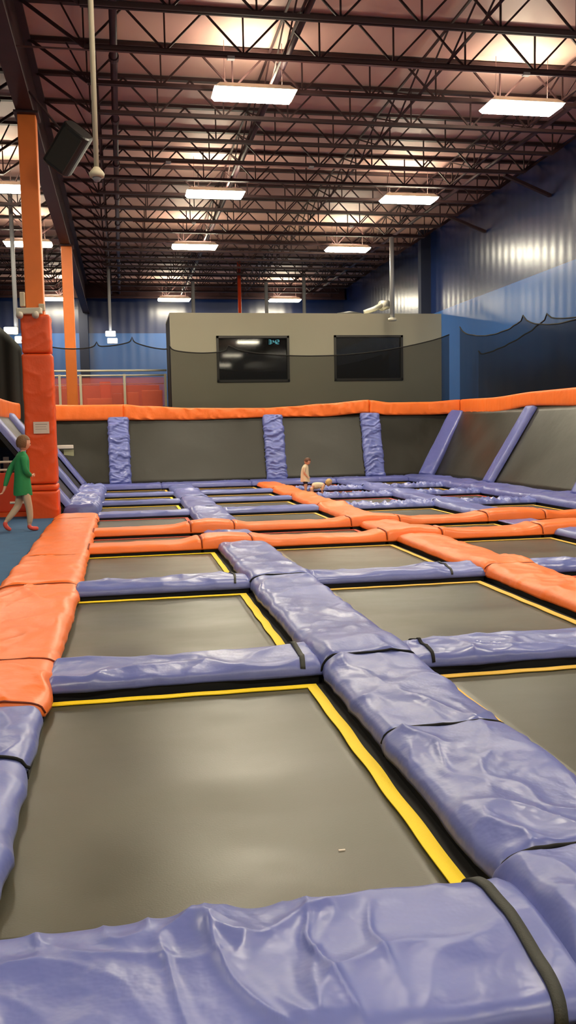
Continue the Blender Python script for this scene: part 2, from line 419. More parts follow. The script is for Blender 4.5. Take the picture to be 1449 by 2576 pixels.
# pale conduits across with junction boxes
def conduit(y, x0, x1, boxes, lab):
    t = thing('conduit', lab, 'conduit', (0, y, 7.376))
    MB().tube([(x0, 0, 0), (x1, 0, 0)], .016, 8).build('pipe', M['conduit'], t, smooth=True)
    for b in boxes: MB().box(b-.06, b+.06, -.05, .05, -.03, .07).build('junction_box', M['grey_pipe'], t, bevel=.01)
conduit(14.67, -3.2, 9.9, (1.9, 6.9), 'pale pinkish conduit with junction boxes under the joist before the nearest lamps')
conduit(20.35, .5, 9.0, (1.2, 4.4), 'pale conduit under the joist before the second pair of lamps')
conduit(26.03, .5, 9.0, (2.2, 6.8), 'pale conduit under the joist before the third pair of lamps')
# wall kickers
for k, (y, lab) in enumerate(((20.6, 'nearer'), (24.6, 'farther'))):
    t = MB().bar((XR-.02, y+.3, 7.05), (XR-1.35, y, 7.42), .09, .07).build('wall_brace', M['truss'], loc=(XR, y, 7.05))
    tag(t, '%s of the two maroon angle braces tying the joists to the blue wall' % lab, 'roof bracing')

# ------------------------------------------------------------------ ceiling lamps
def make_lamp():
    t = thing('ceiling_lamp', 'x', 'ceiling lamp', (0, 0, 0))
    m = MB()      # housing: shallow trapezoid tray
    for (x, y, z) in ((-.71, -.3, 0), (.71, -.3, 0), (.71, .3, 0), (-.71, .3, 0), (-.60, -.2, .1), (.60, -.2, .1), (.60, .2, .1), (-.60, .2, .1)): m.v.append((x, y, z+.03))
    m.f += [(0, 1, 5, 4), (1, 2, 6, 5), (2, 3, 7, 6), (3, 0, 4, 7), (4, 5, 6, 7), (3, 2, 1, 0)]
    m.build('housing', M['white'], t)
    l = MB()      # drop lens
    for (x, y, z) in ((-.70, -.29, .03), (.70, -.29, .03), (.70, .29, .03), (-.70, .29, .03), (-.66, -.25, -.03), (.66, -.25, -.03), (.66, .25, -.03), (-.66, .25, -.03)): l.v.append((x, y, z))
    l.f += [(0, 1, 5, 4), (1, 2, 6, 5), (2, 3, 7, 6), (3, 0, 4, 7), (4, 5, 6, 7)]
    l.build('lens', M['lens'], t)
    MB().box(-.45, .45, -.06, .06, .131, .137).build('uplight_slot', M['uplens'], t)
    for sx in (-.5, .5):
        MB().tube([(sx, 0, .12), (sx, 0, .89)], .006, 6).build('hanger', M['conduit'], t)
    return t
lp = make_lamp(); first = True
LY = [(15.8, 'nearest'), (22.35, 'second nearest'), (28.65, 'third nearest'), (40.0, 'farthest')]
LX = [(2.43, 'the left row over the court'), (7.35, 'the right row over the court'), (-2.6, 'the row left of the orange columns')]
for x, rx in LX:
    for y, ry in LY:
        if x < 0 and y < 20: continue
        o = lp if first else copy_tree(lp); first = False
        o.location = (x, y, 7.22); o['label'] = '%s glowing rectangular ceiling lamp in %s' % (ry, rx); o['group'] = 'lit ceiling lamps'
for x, y, lb in ((2.43, 8.2, 'above the front of the court, left side'), (7.6, 8.2, 'above the front of the court, right side'), (2.43, -1.6, 'behind the viewer on the left'), (8.3, -1.6, 'mirrored highest in the left booth window'),
             (2.43, -11.8, 'far behind the viewer on the left'), (8.5, -11.8, 'mirrored midway down the left booth window'), (8.9, -22, 'mirrored lowest in the left booth window'),
             (-6.5, 8.2, 'over the blue carpet area'), (-6.5, 22.35, 'in the far left bay'), (-2.6, -1.6, 'behind the viewer near the columns')):
    o = copy_tree(lp); o.location = (x, y, 7.22); o['label'] = 'rectangular ceiling lamp ' + lb; o['group'] = 'lit ceiling lamps'

# ------------------------------------------------------------------ columns
def column(y, lab, padtop, full):
    t = thing('steel_column', lab, 'column', (-1.39, y, -.12))
    MB().box(-.15, .15, -.15, .15, 0, 6.98).build('shaft', M['column'], t, bevel=.015)
    MB().box(-.2, .2, -.25, .25, 6.94, 6.98).build('cap_plate', M['girder'], t)
    return t
column(16.15, 'tall orange painted steel column rising from the red-orange wrapped base at left', 3.5, True)
column(26.95, 'farther orange painted steel column standing behind the red railing', 3.5, False)
def wrap(z0, z1, lab, seed, w=.235):
    # square vinyl wrap with horizontal sag folds
    n = 22; nz = max(4, int((z1-z0)/.022)); v = []; f = []
    per = []
    for sd in range(4):
        for k in range(n):
            s = -1+2*k/n; c = [(s, -1), (1, s), (-s, 1), (-1, -s)][sd]; per.append(c)
    P = len(per); rr = np.array(per); 
    for i in range(nz+1):
        z = z0+(z1-z0)*i/nz; e = min(i, nz-i)/nz*(z1-z0); sq = .955+.045*min(1, (e/.03))**.5
        for j, (cx, cy) in enumerate(per):
            q = 1-.06*(abs(cx)**6*abs(cy)**6)
            wv = .020*float(ridge(np.array(j/P*6+z*.7+seed), np.array(z*5.5+.6*math.sin(j/P*2*PI*2+seed)), seed))**3
            k = (w*sq*q+.45*wv*min(1, e/.03))
            v.append((cx*k, cy*k, z))
    for i in range(nz):
        for j in range(P):
            f.append((i*P+j, i*P+(j+1) % P, (i+1)*P+(j+1) % P, (i+1)*P+j))
    f.append(tuple(range(P))[::-1]); f.append(tuple(nz*P+j for j in range(P)))
    o = link('column_wrap', [(x-1.39, y+16.15, z) for x, y, z in v], f, M['orange_red'], loc=(-1.39, 16.15, z0), smooth=True)
    tag(o, lab, 'column padding', 'column wraps')
wrap(.0, .52, 'lowest red-orange vinyl wrap around the near column', 11, .262)
wrap(.53, .63, 'narrow red-orange vinyl band low on the near column', 12, .26)
wrap(.65, 2.86, 'tall middle red-orange vinyl wrap on the near column, bearing a white notice', 13, .25)
wrap(2.88, 3.52, 'topmost red-orange vinyl wrap on the near column', 14, .242)
t = thing('notice_sign', 'small white notice on the near orange column wrap', 'sign', (-1.36, 15.875, 1.61))
MB().box(-.13, .13, -.008, .004, -.1, .1).build('sheet', M['signwhite'], t)
MB().box(-.1, .1, -.0095, -.008, .05, .062).box(-.1, .08, -.0095, -.008, .01, .018).box(-.1, .09, -.0095, -.008, -.03, -.022).build('print', M['print'], t)
def boxlight(x, y, z, rz, s, lab):
    t = thing('emergency_light', lab, 'emergency light', (x, y, z), (0, 0, rz))
    MB().box(-.5*s, .5*s, -.06, .06, -.05, .05).build('body', M['white'], t, bevel=.015)
    for k in (-1, 1): MB().tube([(k*.32*s, -.05, -.05), (k*.32*s, -.12, -.09)], [.045, .06], 12).build('lamp_head', M['white'], t, smooth=True)
boxlight(-1.47, 15.86, 3.57, -.2, .42, 'white twin-head emergency light at the top of the column wrap')
t = MB().box(-1.63, -1.545, 15.95, 16.1, 3.66, 3.9).build('junction_box', M['cream_pipe'], loc=(-1.59, 16.0, 3.78), bevel=.012); tag(t, 'cream upright electrical box on the left face of the near column', 'electrical box')
t = MB().box(-1.32, -1.22, 15.9, 15.999, 3.58, 3.7).build('junction_box', M['cream_pipe'], loc=(-1.27, 15.9, 3.64), bevel=.012); tag(t, 'small cream electrical box on the front right of the near column', 'electrical box')

# speaker
t = thing('loudspeaker', 'black loudspeaker tilted down, hung beside the maroon girder', 'loudspeaker', (-.70, 15.3, 6.08), (math.radians(28), math.radians(38), 0))
m = MB(); n = 24
for z, k in ((-.36, .9), (-.34, 1), (.34, 1), (.36, .9)):
    for j in range(n):
        a = 2*PI*j/n; c, s_ = math.cos(a), math.sin(a)
        m.v.append((.24*k*math.copysign(abs(c)**.6, c), .22*k*math.copysign(abs(s_)**.6, s_), z))
for i in range(3):
    for j in range(n): m.f.append((i*n+j, i*n+(j+1) % n, (i+1)*n+(j+1) % n, (i+1)*n+j))
m.f.append(tuple(range(n))[::-1]); m.f.append(tuple(3*n+j for j in range(n)))
m.build('cabinet', M['plastic_black'], t, smooth=False)
MB().box(-.17, .17, -.235, -.215, -.3, .3).build('grille', M['curtain'], t, bevel=.01)
MB().bar((-.2, 0, -.38), (.14, 0, -.38), .05, .025).build('bracket', M['cream_pipe'], t)
im = t.rotation_euler.to_matrix().transposed()
MB().tube([(-.1, .1, .1), tuple(im @ Vector((-.58, .1, .9)))], .02, 8).build('arm', M['girder'], t)

# hanging poles
t = thing('ceiling_camera', 'cream drop pole with a dome camera hanging at upper left', 'security camera', (-.18, 10.6, 4.36))
MB().tube([(0, 0, .1), (.01, 0, 3.84)], [.028, .034], 12).build('pole', M['cream_pipe'], t, smooth=True)
MB().tube([(0, 0, .12), (0, 0, .07), (0, 0, .05), (0, 0, .01)], [.032, .075, .088, .08], 20).build('mount', M['cream_pipe'], t, smooth=True)
MB().tube([(0, 0, .012), (0, 0, -.01), (0, 0, -.03), (0, 0, -.04)], [.05, .048, .034, .012], 20).build('dome', M['grey_pipe'], t, smooth=True)
t = thing('drop_pole', 'grey drop pole with pale foot hanging before the right end of the booth', 'pole', (8.46, 27.45, 4.85))
MB().tube([(0, 0, .05), (0, 0, 2.545)], .07, 12).build('pole', M['grey_pipe'], t, smooth=True)
MB().tube([(0, 0, -.02), (0, 0, .06)], .13, 14).build('foot', M['white'], t, smooth=True)
for x, y, z1, lab, mm in ((7.2, 35., 7.45, 'grey pole rising behind the booth roof near its middle', 'grey_pipe'), (5.7, 35., 7.2, 'thin grey pole behind the booth roof below the far right lamp', 'grey_pipe'), (2.85, 35., 7.2, 'thin grey pole behind the booth roof below the far left lamp', 'grey_pipe'), (4.7, 35.4, 8.2, 'dark red riser pole behind the booth between the far lamps', 'red_panel')):
    t = MB().tube([(x, y, -.12), (x, y, z1)], .07, 12).build('support_pole', M[mm], loc=(x, y, -.12), smooth=True); tag(t, lab, 'pole')
t = thing('roof_duct', 'pale slanted flexible duct lying on the booth roof', 'duct', (7.98, 29.0, 5.2))
MB().tube([(0, 0, .08), (.35, 0, .2), (.62, 0, .34)], [.08, .085, .09], 14).build('pipe', M['duct'], t, smooth=True)
MB().tube([(.58, 0, .3), (.84, .1, .36)], [.17, .15], 16).build('outlet', M['duct'], t, smooth=True)
MB().tube([(-.9, 0, .02), (-.5, 0, .06), (-.1, 0, .02)], [.05, .07, .05], 10).build('coil', M['plastic_black'], t, smooth=True)
# wall piers
t = MB().box(10.15, XR, 29.6, 29.9, 5.2, ZC).build('trim_1', M['pier']); t['kind'] = 'structure'
t = MB().box(-1.75, -1.35, 41.6, YB, -.1, 7.4).build('trim_2', M['pier']); t['kind'] = 'structure'

# pendant flood lamps
def floods(x, y, z, top, lab, tilt):
    t = thing('pendant_floodlight', lab, 'floodlight', (x, y, z))
    MB().tube([(0, 0, .1), (0, 0, top-z)], .06, 10).build('pole', M['grey_pipe'], t, smooth=True)
    for k, (dx, dz) in enumerate(((.0, .12), (.06, -.14)) if not tilt else ((-.14, .12), (.14, -.13))):
        h = MB().box(dx-.19, dx+.19, -.1, .02, dz-.1, dz+.1).build('lamp_head', M['white'], t, bevel=.03)
        MB().box(dx-.17, dx+.17, -.115, -.1, dz-.085, dz+.085).build('lens', M['flood'], h)
floods(-.3, 34, 5.0, 8.1, 'pair of square lit floodlights on a pole hanging before the back wall', False)
floods(-2.78, 26, 4.23, 8.1, 'pair of lit floodlights left of the near orange column', True)

# ------------------------------------------------------------------ mezzanine with railing
struct('floor_mezzanine', MB().box(XL, 1.57, 30.9, YB, 2.2, 2.36), M['deck'])
t = thing('guard_railing', 'white railed guard with red tinted panels on the raised deck at back', 'railing', (0, 31, 2.36))
MB().tube([(-9, 0, 1.22), (1.55, 0, 1.22)], .035, 10).build('top_rail', M['white'], t, smooth=True)
MB().tube([(-9, 0, 1.06), (1.55, 0, 1.06)], .03, 10).build('mid_rail', M['white'], t, smooth=True)
MB().tube([(-9, .1, .78), (1.5, .1, .78)], .018, 8).build('lower_rail', M['signwhite'], t, smooth=True)
for x in (-6.6, -5.0, -3.4, -2.0, -1.32, .13, 1.5):
    MB().bar((x, 0, 0), (x, 0, 1.1), .08, .06).build('post', M['cream_pipe'], t)
for a, b in ((-6.6, -3.4), (-3.4, -1.32), (-1.32, .13), (.13, 1.5)):
    MB().box(a+.05, b-.05, .02, .035, .02, 1.0).build('tinted_panel', M['tint'], t)
blocks = [(-2.2, -1.65, 32.0, .72, 'foam_dark', 'dark orange foam block behind the railing next to the near column'), (-1.2, .1, 32.4, .36, 'foam', 'long low orange foam block behind the middle of the railing'),
          (-.75, -.35, 33.2, .98, 'red_panel', 'tall red block behind the middle of the railing'), (.2, .62, 32.2, .55, 'foam', 'small orange foam block behind the right railing bay'),
          (.72, 1.45, 32.3, .62, 'foam', 'broad orange foam block at the right end of the railing'), (-.3, .05, 31.8, .5, 'foam_dark', 'narrow orange foam block left of the railing post')]
for a, b, y, h, mm, lab in blocks:
    o = MB().box(a, b, y, y+.5, 2.36, 2.36+h).build('foam_block', M[mm], loc=((a+b)/2, y+.25, 2.36), bevel=.04); tag(o, lab, 'foam block', 'foam blocks on the deck')
o = MB().box(-9, 1.5, 36.0, 36.15, 2.36, 3.35).build('padded_barrier', M['red_panel'], loc=(-3, 36, 2.36), bevel=.03); tag(o, 'long red barrier wall across the deck behind the foam blocks', 'barrier')

# dark curtain at far left
def curtain():
    v = []; f = []; nx, nz = 50, 12
    for i in range(nx+1):
        u = i/nx; x = -5.2+2.95*u
        zt = 4.25-.75*max(0, (u-.62)/.38)**2
        for j in range(nz+1):
            w = j/nz; v.append((x, 22+.06*math.sin(u*46)+.04*math.sin(u*17), 1.2+(zt-1.2)*w))
    for i in range(nx):
        for j in range(nz):
            a = i*(nz+1)+j; f.append((a, a+nz+1, a+nz+2, a+1))
    o = link('stage_curtain', v, f, M['curtain'], loc=(-3.7, 22, 1.2), smooth=True); s = o.modifiers.new('s', 'SOLIDIFY'); s.thickness = .02
    tag(o, 'dark grey-green drape hanging at the far left edge', 'curtain')
curtain()

# ------------------------------------------------------------------ floor level: beds and pads
LANES = [(-.57, 1.06, 'leftmost'), (1.78, 3.34, 'second'), (4.1, 5.52, 'third'), (6.26, 7.5, 'rightmost')]
ROWS = [(-.6, 1.84), (2.52, 5.03), (5.68, 8.06), (8.70, 10.92), (11.62, 12.75), (13.42, 15.55), (16.2, 18.2), (18.75, 20.55), (21.1, 23.2)]
onames = ['underfoot', 'first', 'second', 'third', 'narrow fourth', 'fifth', 'sixth', 'seventh', 'last']
def bed(x0, x1, y0, y1, lab, web, near):
    t = thing('trampoline_bed', lab, 'trampoline', ((x0+x1)/2, (y0+y1)/2, 0), group='floor trampoline beds')
    hx, hy = (x1-x0)/2, (y1-y0)/2
    n = 20; v = []; f = []
    for i in range(n+1):
        for j in range(n+1):
            a, b = -1+2*i/n, -1+2*j/n
            v.append((a*(hx-.03), b*(hy-.03), -.02*(1-a*a)*(1-b*b)))
    for i in range(n):
        for j in range(n):
            k = i*(n+1)+j; f.append((k, k+n+1, k+n+2, k+1))
    o = link('mat', v, f, M['bed'], t, smooth=True); s = o.modifiers.new('s', 'SOLIDIFY'); s.thickness = .006; s.offset = -1
    # webbing ring with a slightly wavy outline
    def ring(win, wout, z, name, m, wave, th):
        v = []; f = []; N = 60 if near else 16; pts = []
        cs = [(-1, -1), (1, -1), (1, 1), (-1, 1)]
        for s_ in range(4):
            a, b = cs[s_], cs[(s_+1) % 4]
            for k in range(N): pts.append((a[0]+(b[0]-a[0])*k/N, a[1]+(b[1]-a[1])*k/N, s_, k/N))
        for (a, b, s_, k) in pts:
            wv = wave*math.sin(k*PI*9+s_)*math.sin(k*PI)
            for off in (-win+wv, wout+wv):
                v.append((a*(hx+off), b*(hy+off), z)); 
        P = len(pts)
        for i in range(P):
            j = (i+1) % P; f.append((2*i, 2*i+1, 2*j+1, 2*j))
        o = link(name, v, f, m, t); s = o.modifiers.new('s', 'SOLIDIFY'); s.thickness = th; s.offset = 0
    ring(.048 if not near else .056, .006, .005, 'edge_webbing', web, .004 if near else .002, .005)
    ring(-.006, .075, -.014, 'spring_cover', M['black'], 0, .006)
    return t
for li, (x0, x1, ln) in enumerate(LANES):
    for ri, (y0, y1) in enumerate(ROWS):
        if li == 1 and ri < 1 or li == 2 and ri < 2 or li == 3 and ri < 4: continue
        dy = 0
        web = M['yellow'] if (li, ri) in ((0, 1), (0, 2), (0, 3), (0, 6), (0, 7)) else M['pale_yellow']
        if (li, ri) in ((0, 5), (0, 4), (1, 4), (2, 7), (2, 8), (2, 2), (2, 6), (3, 6)): web = M['red_web']
        if ri == 0: lab = 'dark woven trampoline bed at the very bottom edge, nearer than the closest blue pad'
        else: lab = '%s dark woven trampoline bed from the front in the %s lane' % (onames[ri], ln)
        bed(x0, x1, y0, y1, lab, web, li < 2 and ri < 3)

# cross pads
def crossings(li): return LANES[li]
gaps = [(1.90, 2.53), (5.11, 5.60), (8.14, 8.62), (11.0, 11.52), (12.83, 13.34), (15.63, 16.1), (18.28, 18.68), (20.63, 21.03)]
gl = ['first', 'second', 'third', 'narrow fourth', 'fifth', 'sixth', 'seventh', 'last']
def strap(t, x, L, W, H, zz=.004, w=.034, mm='strap'):
    """webbing strap lying over the pad, following its surface"""
    me = [c for c in t.children if c.name.startswith('vinyl_cover')][0].data
    bv = BVHTree.FromPolygons([q.co.copy() for q in me.vertices], [tuple(p.vertices) for p in me.polygons])
    v = []; f = []; n = 60
    for k in range(n+1):
        vv = (-1+2*k/n)*.99; y = vv*W/2; bow = .02*math.sin((k/n)*PI)
        for s_ in (-1, 0, 1):
            h = bv.ray_cast(Vector((x+bow+s_*w/2, y, 1)), Vector((0, 0, -1)))[0]
            v.append((x+bow+s_*w/2, y, (h.z if h else .03)+.006))
        if k: b = 3*k; f += [(b-3, b-2, b+1, b), (b-2, b-1, b+2, b+1)]
    o = link('strap', v, f, M[mm], t, smooth=True); s = o.modifiers.new('s', 'SOLIDIFY'); s.thickness = .01; s.offset = 0
PADX = [(-.47, 1.125), (1.72, 3.44), (3.98, 5.62), (6.16, 7.62)]
for gi, (y0, y1) in enumerate(gaps):
    for li, (x0, x1, ln) in enumerate(LANES):
        if gi in (3, 4): continue
        if li >= 1 and gi == 0 or li == 3 and gi < 2: continue
        px0, px1 = PADX[li]
        if gi == 0: px1 = 1.13
        if gi == 0:
            lab = 'wrinkled blue vinyl pad filling the bottom foreground, with an olive strap'
            t = pad(lab, -1.25, px1, y0, y1, 'blue', H=.115, res=.0065, mode='heavy', amp=1.15, group='blue cross pads', wav=.02, seed=21)
            strap(t, (1.0-(-1.25+px1)/2), 0, y1-y0, .125, zz=.0, w=.034)
            continue
        lab = 'blue vinyl pad across the %s lane, between its %s and %s beds' % (ln, gl[gi], 'next')
        if gi == 2: lab = 'blue vinyl pad across the %s lane, between its second and third beds'.replace('second and third', 'second and third') % ln
        if gi == 1: lab = 'blue vinyl pad across the %s lane, between its first and second beds' % ln
        if gi == 5: lab = 'blue vinyl pad across the %s lane, between its fifth and sixth beds' % ln
        if gi == 6: lab = 'blue vinyl pad across the %s lane, between its sixth and seventh beds' % ln
        if gi == 7: lab = 'blue vinyl pad across the %s lane, between its seventh and last beds' % ln
        rs = .014 if gi == 1 else .02 if gi == 2 else .04
        t = pad(lab, px0, px1, y0, y1, 'blue', H=.112, res=rs, mode='across' if gi > 4 and li > 1 else 'soft', amp=1.8 if gi < 3 else 1.3, group='blue cross pads')
        if gi in (1, 2) and li in (0, 1):
            L = px1-px0
            if li == 0: strap(t, L/2-.12 if gi == 1 else L/2-.15, L, y1-y0, .135, w=.03 if gi == 1 else .02)
            if li == 1 and gi == 2: strap(t, L/2-.35, L, y1-y0, .135, w=.02)
            if li == 1 and gi == 1: strap(t, -L/2+.1, L, y1-y0, .135, w=.02, mm='black')
# orange cross pads run unbroken over the columns of pads
spans = [(-.46, .92, 0, 'over the leftmost lane'), (.92, 1.55, 1, 'humped over the centre blue pads'), (1.55, 3.3, 0, 'over the second lane'), (3.3, 4.05, 2, 'humped over the orange pad line'),
         (4.05, 5.45, 0, 'over the third lane'), (5.45, 6.4, 1, 'humped over the right blue pads'), (6.4, 7.6, 0, 'over the rightmost lane')]
for gi, nm in ((3, 'nearer'), (4, 'farther')):
    y0, y1 = gaps[gi]
    for a, b, k, w in spans:
        if k == 0: hp = ()
        L = b-a
        t = pad('%s orange cross pad %s' % (nm, w), a-.0, b+.0, y0, y1, 'orange', along='x', H=.125 if k == 0 else .175, res=.03, amp=1.0, mode='soft', group='orange cross pads',
                humps=[((a+b)/2, .03 if k else .01, L*.4)] if k else [(a, .05, .18), (b, .05, .18)] if a > 0 else [(b, .05, .18)], seam=True, cinch=.0)

# pad lines running back
def line(x0, x1, segs, color, lab, group, res0, H=.13, hump=.045):
    for i, (a, b, extra) in enumerate(segs):
        hs = [((g0+g1)/2, hump, .32) for gi, (g0, g1) in enumerate(gaps) if gi not in (3, 4) and a-.4 < (g0+g1)/2 < b+.4]
        d = max(1.2, a); res = max(.009, min(.045, d*res0))
        c = color if not extra.get('color') else extra['color']
        pad(extra['lab'], x0+extra.get('dx', 0), x1+extra.get('dx', 0), a, b, c, H=extra.get('H', H), along='y', res=res, mode=extra.get('mode', 'soft'), amp=extra.get('amp', 1.9), humps=hs, group=group, seam='near', cinch=.0, wav=.02)
cl = 'blue vinyl pad in the centre line, '
line(1.11, 1.74, [(-.4, 1.2, dict(lab=cl+'nearest the viewer past the bottom right corner')), (1.2, 2.57, dict(lab=cl+'at the bottom right corner beside the strap')), (2.57, 3.84, dict(lab=cl+'second visible, right of the first bed', amp=2.1)),
     (3.84, 5.12, dict(lab=cl+'third, just before the first crossing')), (5.12, 8.15, dict(lab=cl+'beside the second bed')), (8.15, 10.98, dict(lab=cl+'between second crossing and orange pad', mode='soft')),
     (11.54, 12.82, dict(lab=cl+'short one between the two orange cross pads', H=.06)), (13.36, 15.85, dict(lab=cl+'just beyond the orange cross pads')), (15.85, 18.45, dict(lab=cl+'beside the sixth bed')),
     (18.45, 20.8, dict(lab=cl+'beside the seventh bed')), (20.8, 23.25, dict(lab=cl+'farthest, meeting the back rim'))], 'blue', '', 'blue centre line pads', .0042)
ol = 'orange vinyl pad running back between second and third lanes, '
line(3.42, 4.0, [(3.2, 5.3, dict(lab=ol+'nearest')), (5.3, 8.15, dict(lab=ol+'beside the second bed', amp=1.3)), (8.15, 10.98, dict(lab=ol+'beside the third bed', amp=1.3)), (11.54, 12.82, dict(lab=ol+'short, between orange crossings', amp=1.3)),
     (13.36, 15.85, dict(lab=ol+'beyond both crossings', amp=1.3)), (15.85, 18.45, dict(lab=ol+'beside the sixth bed', amp=1.3)), (18.45, 20.8, dict(lab=ol+'beside the seventh bed', amp=1.3)), (20.8, 23.25, dict(lab=ol+'at its far end', amp=1.3))], 'orange', '', 'orange line pads', .0042)
bl = 'blue vinyl pad running back between third and rightmost lanes, '
line(5.6, 6.18, [(6.3, 8.4, dict(lab=bl+'nearest')), (8.4, 10.98, dict(lab=bl+'before the orange crossings')), (11.54, 12.82, dict(lab=bl+'between orange crossings', H=.06)), (13.36, 15.85, dict(lab=bl+'beyond orange crossings')),
     (15.85, 18.45, dict(lab=bl+'beside the sixth bed')), (18.45, 20.8, dict(lab=bl+'beside the seventh bed')), (20.8, 23.25, dict(lab=bl+'farthest'))], 'blue', '', 'blue right line pads', .0042)
# right rim
rl = 'blue rim pad at the foot of the right sloped wall, '
line(7.6, 8.5, [(9.5, 12.9, dict(lab=rl+'nearest')), (12.9, 16.0, dict(lab=rl+'second', mode='soft')), (16.0, 19.6, dict(lab=rl+'third')), (19.6, 23.9, dict(lab=rl+'in the far corner'))], 'blue_deep', '', 'right rim pads', .004, H=.18, hump=.02)
# back rim
for i, (a, b, lab) in enumerate(((-.95, .95, 'left'), (.95, 3.3, 'centre left'), (3.3, 5.6, 'centre right'), (5.6, 7.6, 'right'))):
    pad('blue rim pad at the foot of the far sloped wall, %s section' % lab, a, b, 23.28, 23.95, 'blue_deep', H=.17, res=.045, mode='soft', group='back rim pads')
# left rim beyond the column and its end
for i, (a, b, lab, md) in enumerate(((16.45, 18.0, 'nearest, behind the column', 'bunch'), (18.0, 20.4, 'middle', 'bunch'), (20.4, 23.2, 'farthest, in the corner', 'bunch'))):
    pad('bunched blue rim pad at the foot of the left sloped wall, ' + lab, -1.1, -.46, a, b, 'blue', H=.2, along='y', res=.03, mode=md, amp=1.1, group='left rim pads')

# walkway pads at left
wl = [(15.0, 15.9, 'orange', 'short orange edge pad beside the carpet, farthest, against the column', .3), (10.42, 14.98, 'orange', 'long orange edge pad beside the blue carpet, starting near the green-shirted child', .5), (8.42, 10.40, 'orange', 'orange edge pad beside the carpet, third from the near end', .6),
      (5.58, 8.40, 'orange', 'orange edge pad beside the second bed, second from the near end', .7), (4.70, 5.56, 'orange', 'short orange edge pad at the left frame edge, nearest of the orange ones', .7),
      (3.92, 4.68, 'blue', 'blue edge pad just in front of the nearest orange edge pad', .9), (2.56, 3.9, 'blue', 'blue edge pad at the left frame edge, nearest of all', .9)]
for a, b, c, lab, am in wl:
    pad(lab, -1.19, -.44, a, b, c, H=.125, along='y', res=max(.015, a*.004), mode='soft', amp=am*2.0, group='left edge pads', seam='near', cinch=.12 if c == 'blue' else 0, wav=.03 if c == 'orange' else .02, humps=[(5.35, .03, .3)] )
# carpet platform
o = MB().box(-9, -1.2, 1.0, 16.6, -.12, .05).build('floor_carpet', M['carpet']); o['kind'] = 'structure'

# red barrier with rails at left
t = thing('barrier_wall', 'low red-orange barrier with two white rails behind the green-shirted child', 'barrier', (-3.9, 16.5, .05))
MB().box(-2.3, 2.2, -.06, .06, .08, .78).build('panel', M['red_panel'], t, bevel=.02)
for z in (.83, .97): MB().tube([(-2.3, 0, z), (2.2, 0, z)], .022, 10).build('rail', M['white'], t, smooth=True)
for x in (-2.2, 0, 2.1): MB().bar((x, 0, 0), (x, 0, .97), .05).build('post', M['white'], t)
MB().box(-2.3, 2.28, -.1, .06, .0, .08).build('kick_rail', M['orange_red'], t)
o = MB().tube([(-1.95, 16.0, .33), (-1.66, 16.0, .33)], .022, 10).build('grab_rail', M['white'], loc=(-1.8, 16, .33)); tag(o, 'short white rail low beside the column foot', 'rail')

# ------------------------------------------------------------------ sloped walls
def frame_from(p, xd, nd):
    x = Vector(xd).normalized(); z = Vector(nd); z = (z-x*z.dot(x)).normalized(); y = z.cross(x)
    m = Matrix((x, y, z)).transposed().to_4x4(); m.translation = p; return m
def slope_pad(label, bot, top, n, W, color='blue', H=.12, mode='across', group='sloped wall strips', res=.03, amp=1.):
    b = Vector(bot); tp = Vector(top); L = (tp-b).length; SEED[0] += 1
    t = thing('safety_pad', label, 'safety pad', b, group=group)
    t.matrix_world = frame_from((b+tp)/2, tp-b, n)
    v, f = pad_mesh(L, W, H, .01, res, SEED[0], mode, amp)
    link('vinyl_cover', v, f, M[color], t, smooth=True)
    return t
def slope_bed(label, corners, n_out):
    # corners: bl, br, tr, tl
    bl, br, tr, tl = [Vector(c) for c in corners]; c = (bl+br+tr+tl)/4
    t = thing('sloped_trampoline', label, 'trampoline', c, group='sloped wall trampolines')
    N = 14; v = []; f = []; no = Vector(n_out).normalized()
    for i in range(N+1):
        for j in range(N+1):
            a, b = i/N, j/N
            p = (bl*(1-a)+br*a)*(1-b)+(tl*(1-a)+tr*a)*b-c-no*.03*math.sin(a*PI)*math.sin(b*PI)
            v.append(tuple(p))
    for i in range(N):
        for j in range(N):
            k = i*(N+1)+j; f.append((k, k+N+1, k+N+2, k+1))
    o = link('mat', v, f, M['bed_wall'], t, smooth=True); s = o.modifiers.new('s', 'SOLIDIFY'); s.thickness = .01
    fr = MB(); q = [p-c-no*.05 for p in (bl, br, tr, tl)]
    for k in range(4): fr.bar(q[k], q[(k+1) % 4], .07)
    fr.build('frame', M['steel_black'], t)
YBt, YTt, ZBt, ZTt = 23.9, 24.62, .13, 1.93
nb = (0, -(ZTt-ZBt), (YTt-YBt))
xs = [(-.98, -2.38), (-.1, -.1), (4.08, 4.1), (6.84, 6.88), (8.2, 9.5)]
names = ['leftmost, beside the near column', 'second from left', 'third from left', 'rightmost']
for i in range(4):
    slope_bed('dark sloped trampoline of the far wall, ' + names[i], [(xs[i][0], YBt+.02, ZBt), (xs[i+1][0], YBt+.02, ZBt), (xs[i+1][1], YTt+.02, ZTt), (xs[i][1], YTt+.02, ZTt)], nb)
for i, w in ((1, .56), (2, .56), (3, .56)):
    slope_pad('crinkled blue upright pad on the far sloped wall, %s of three' % ['', 'left', 'middle', 'right'][i], (xs[i][0], YBt-.02, ZBt), (xs[i][1], YTt-.02, ZTt-.05), nb, w, 'blue', mode='across', amp=1.0, res=.018)
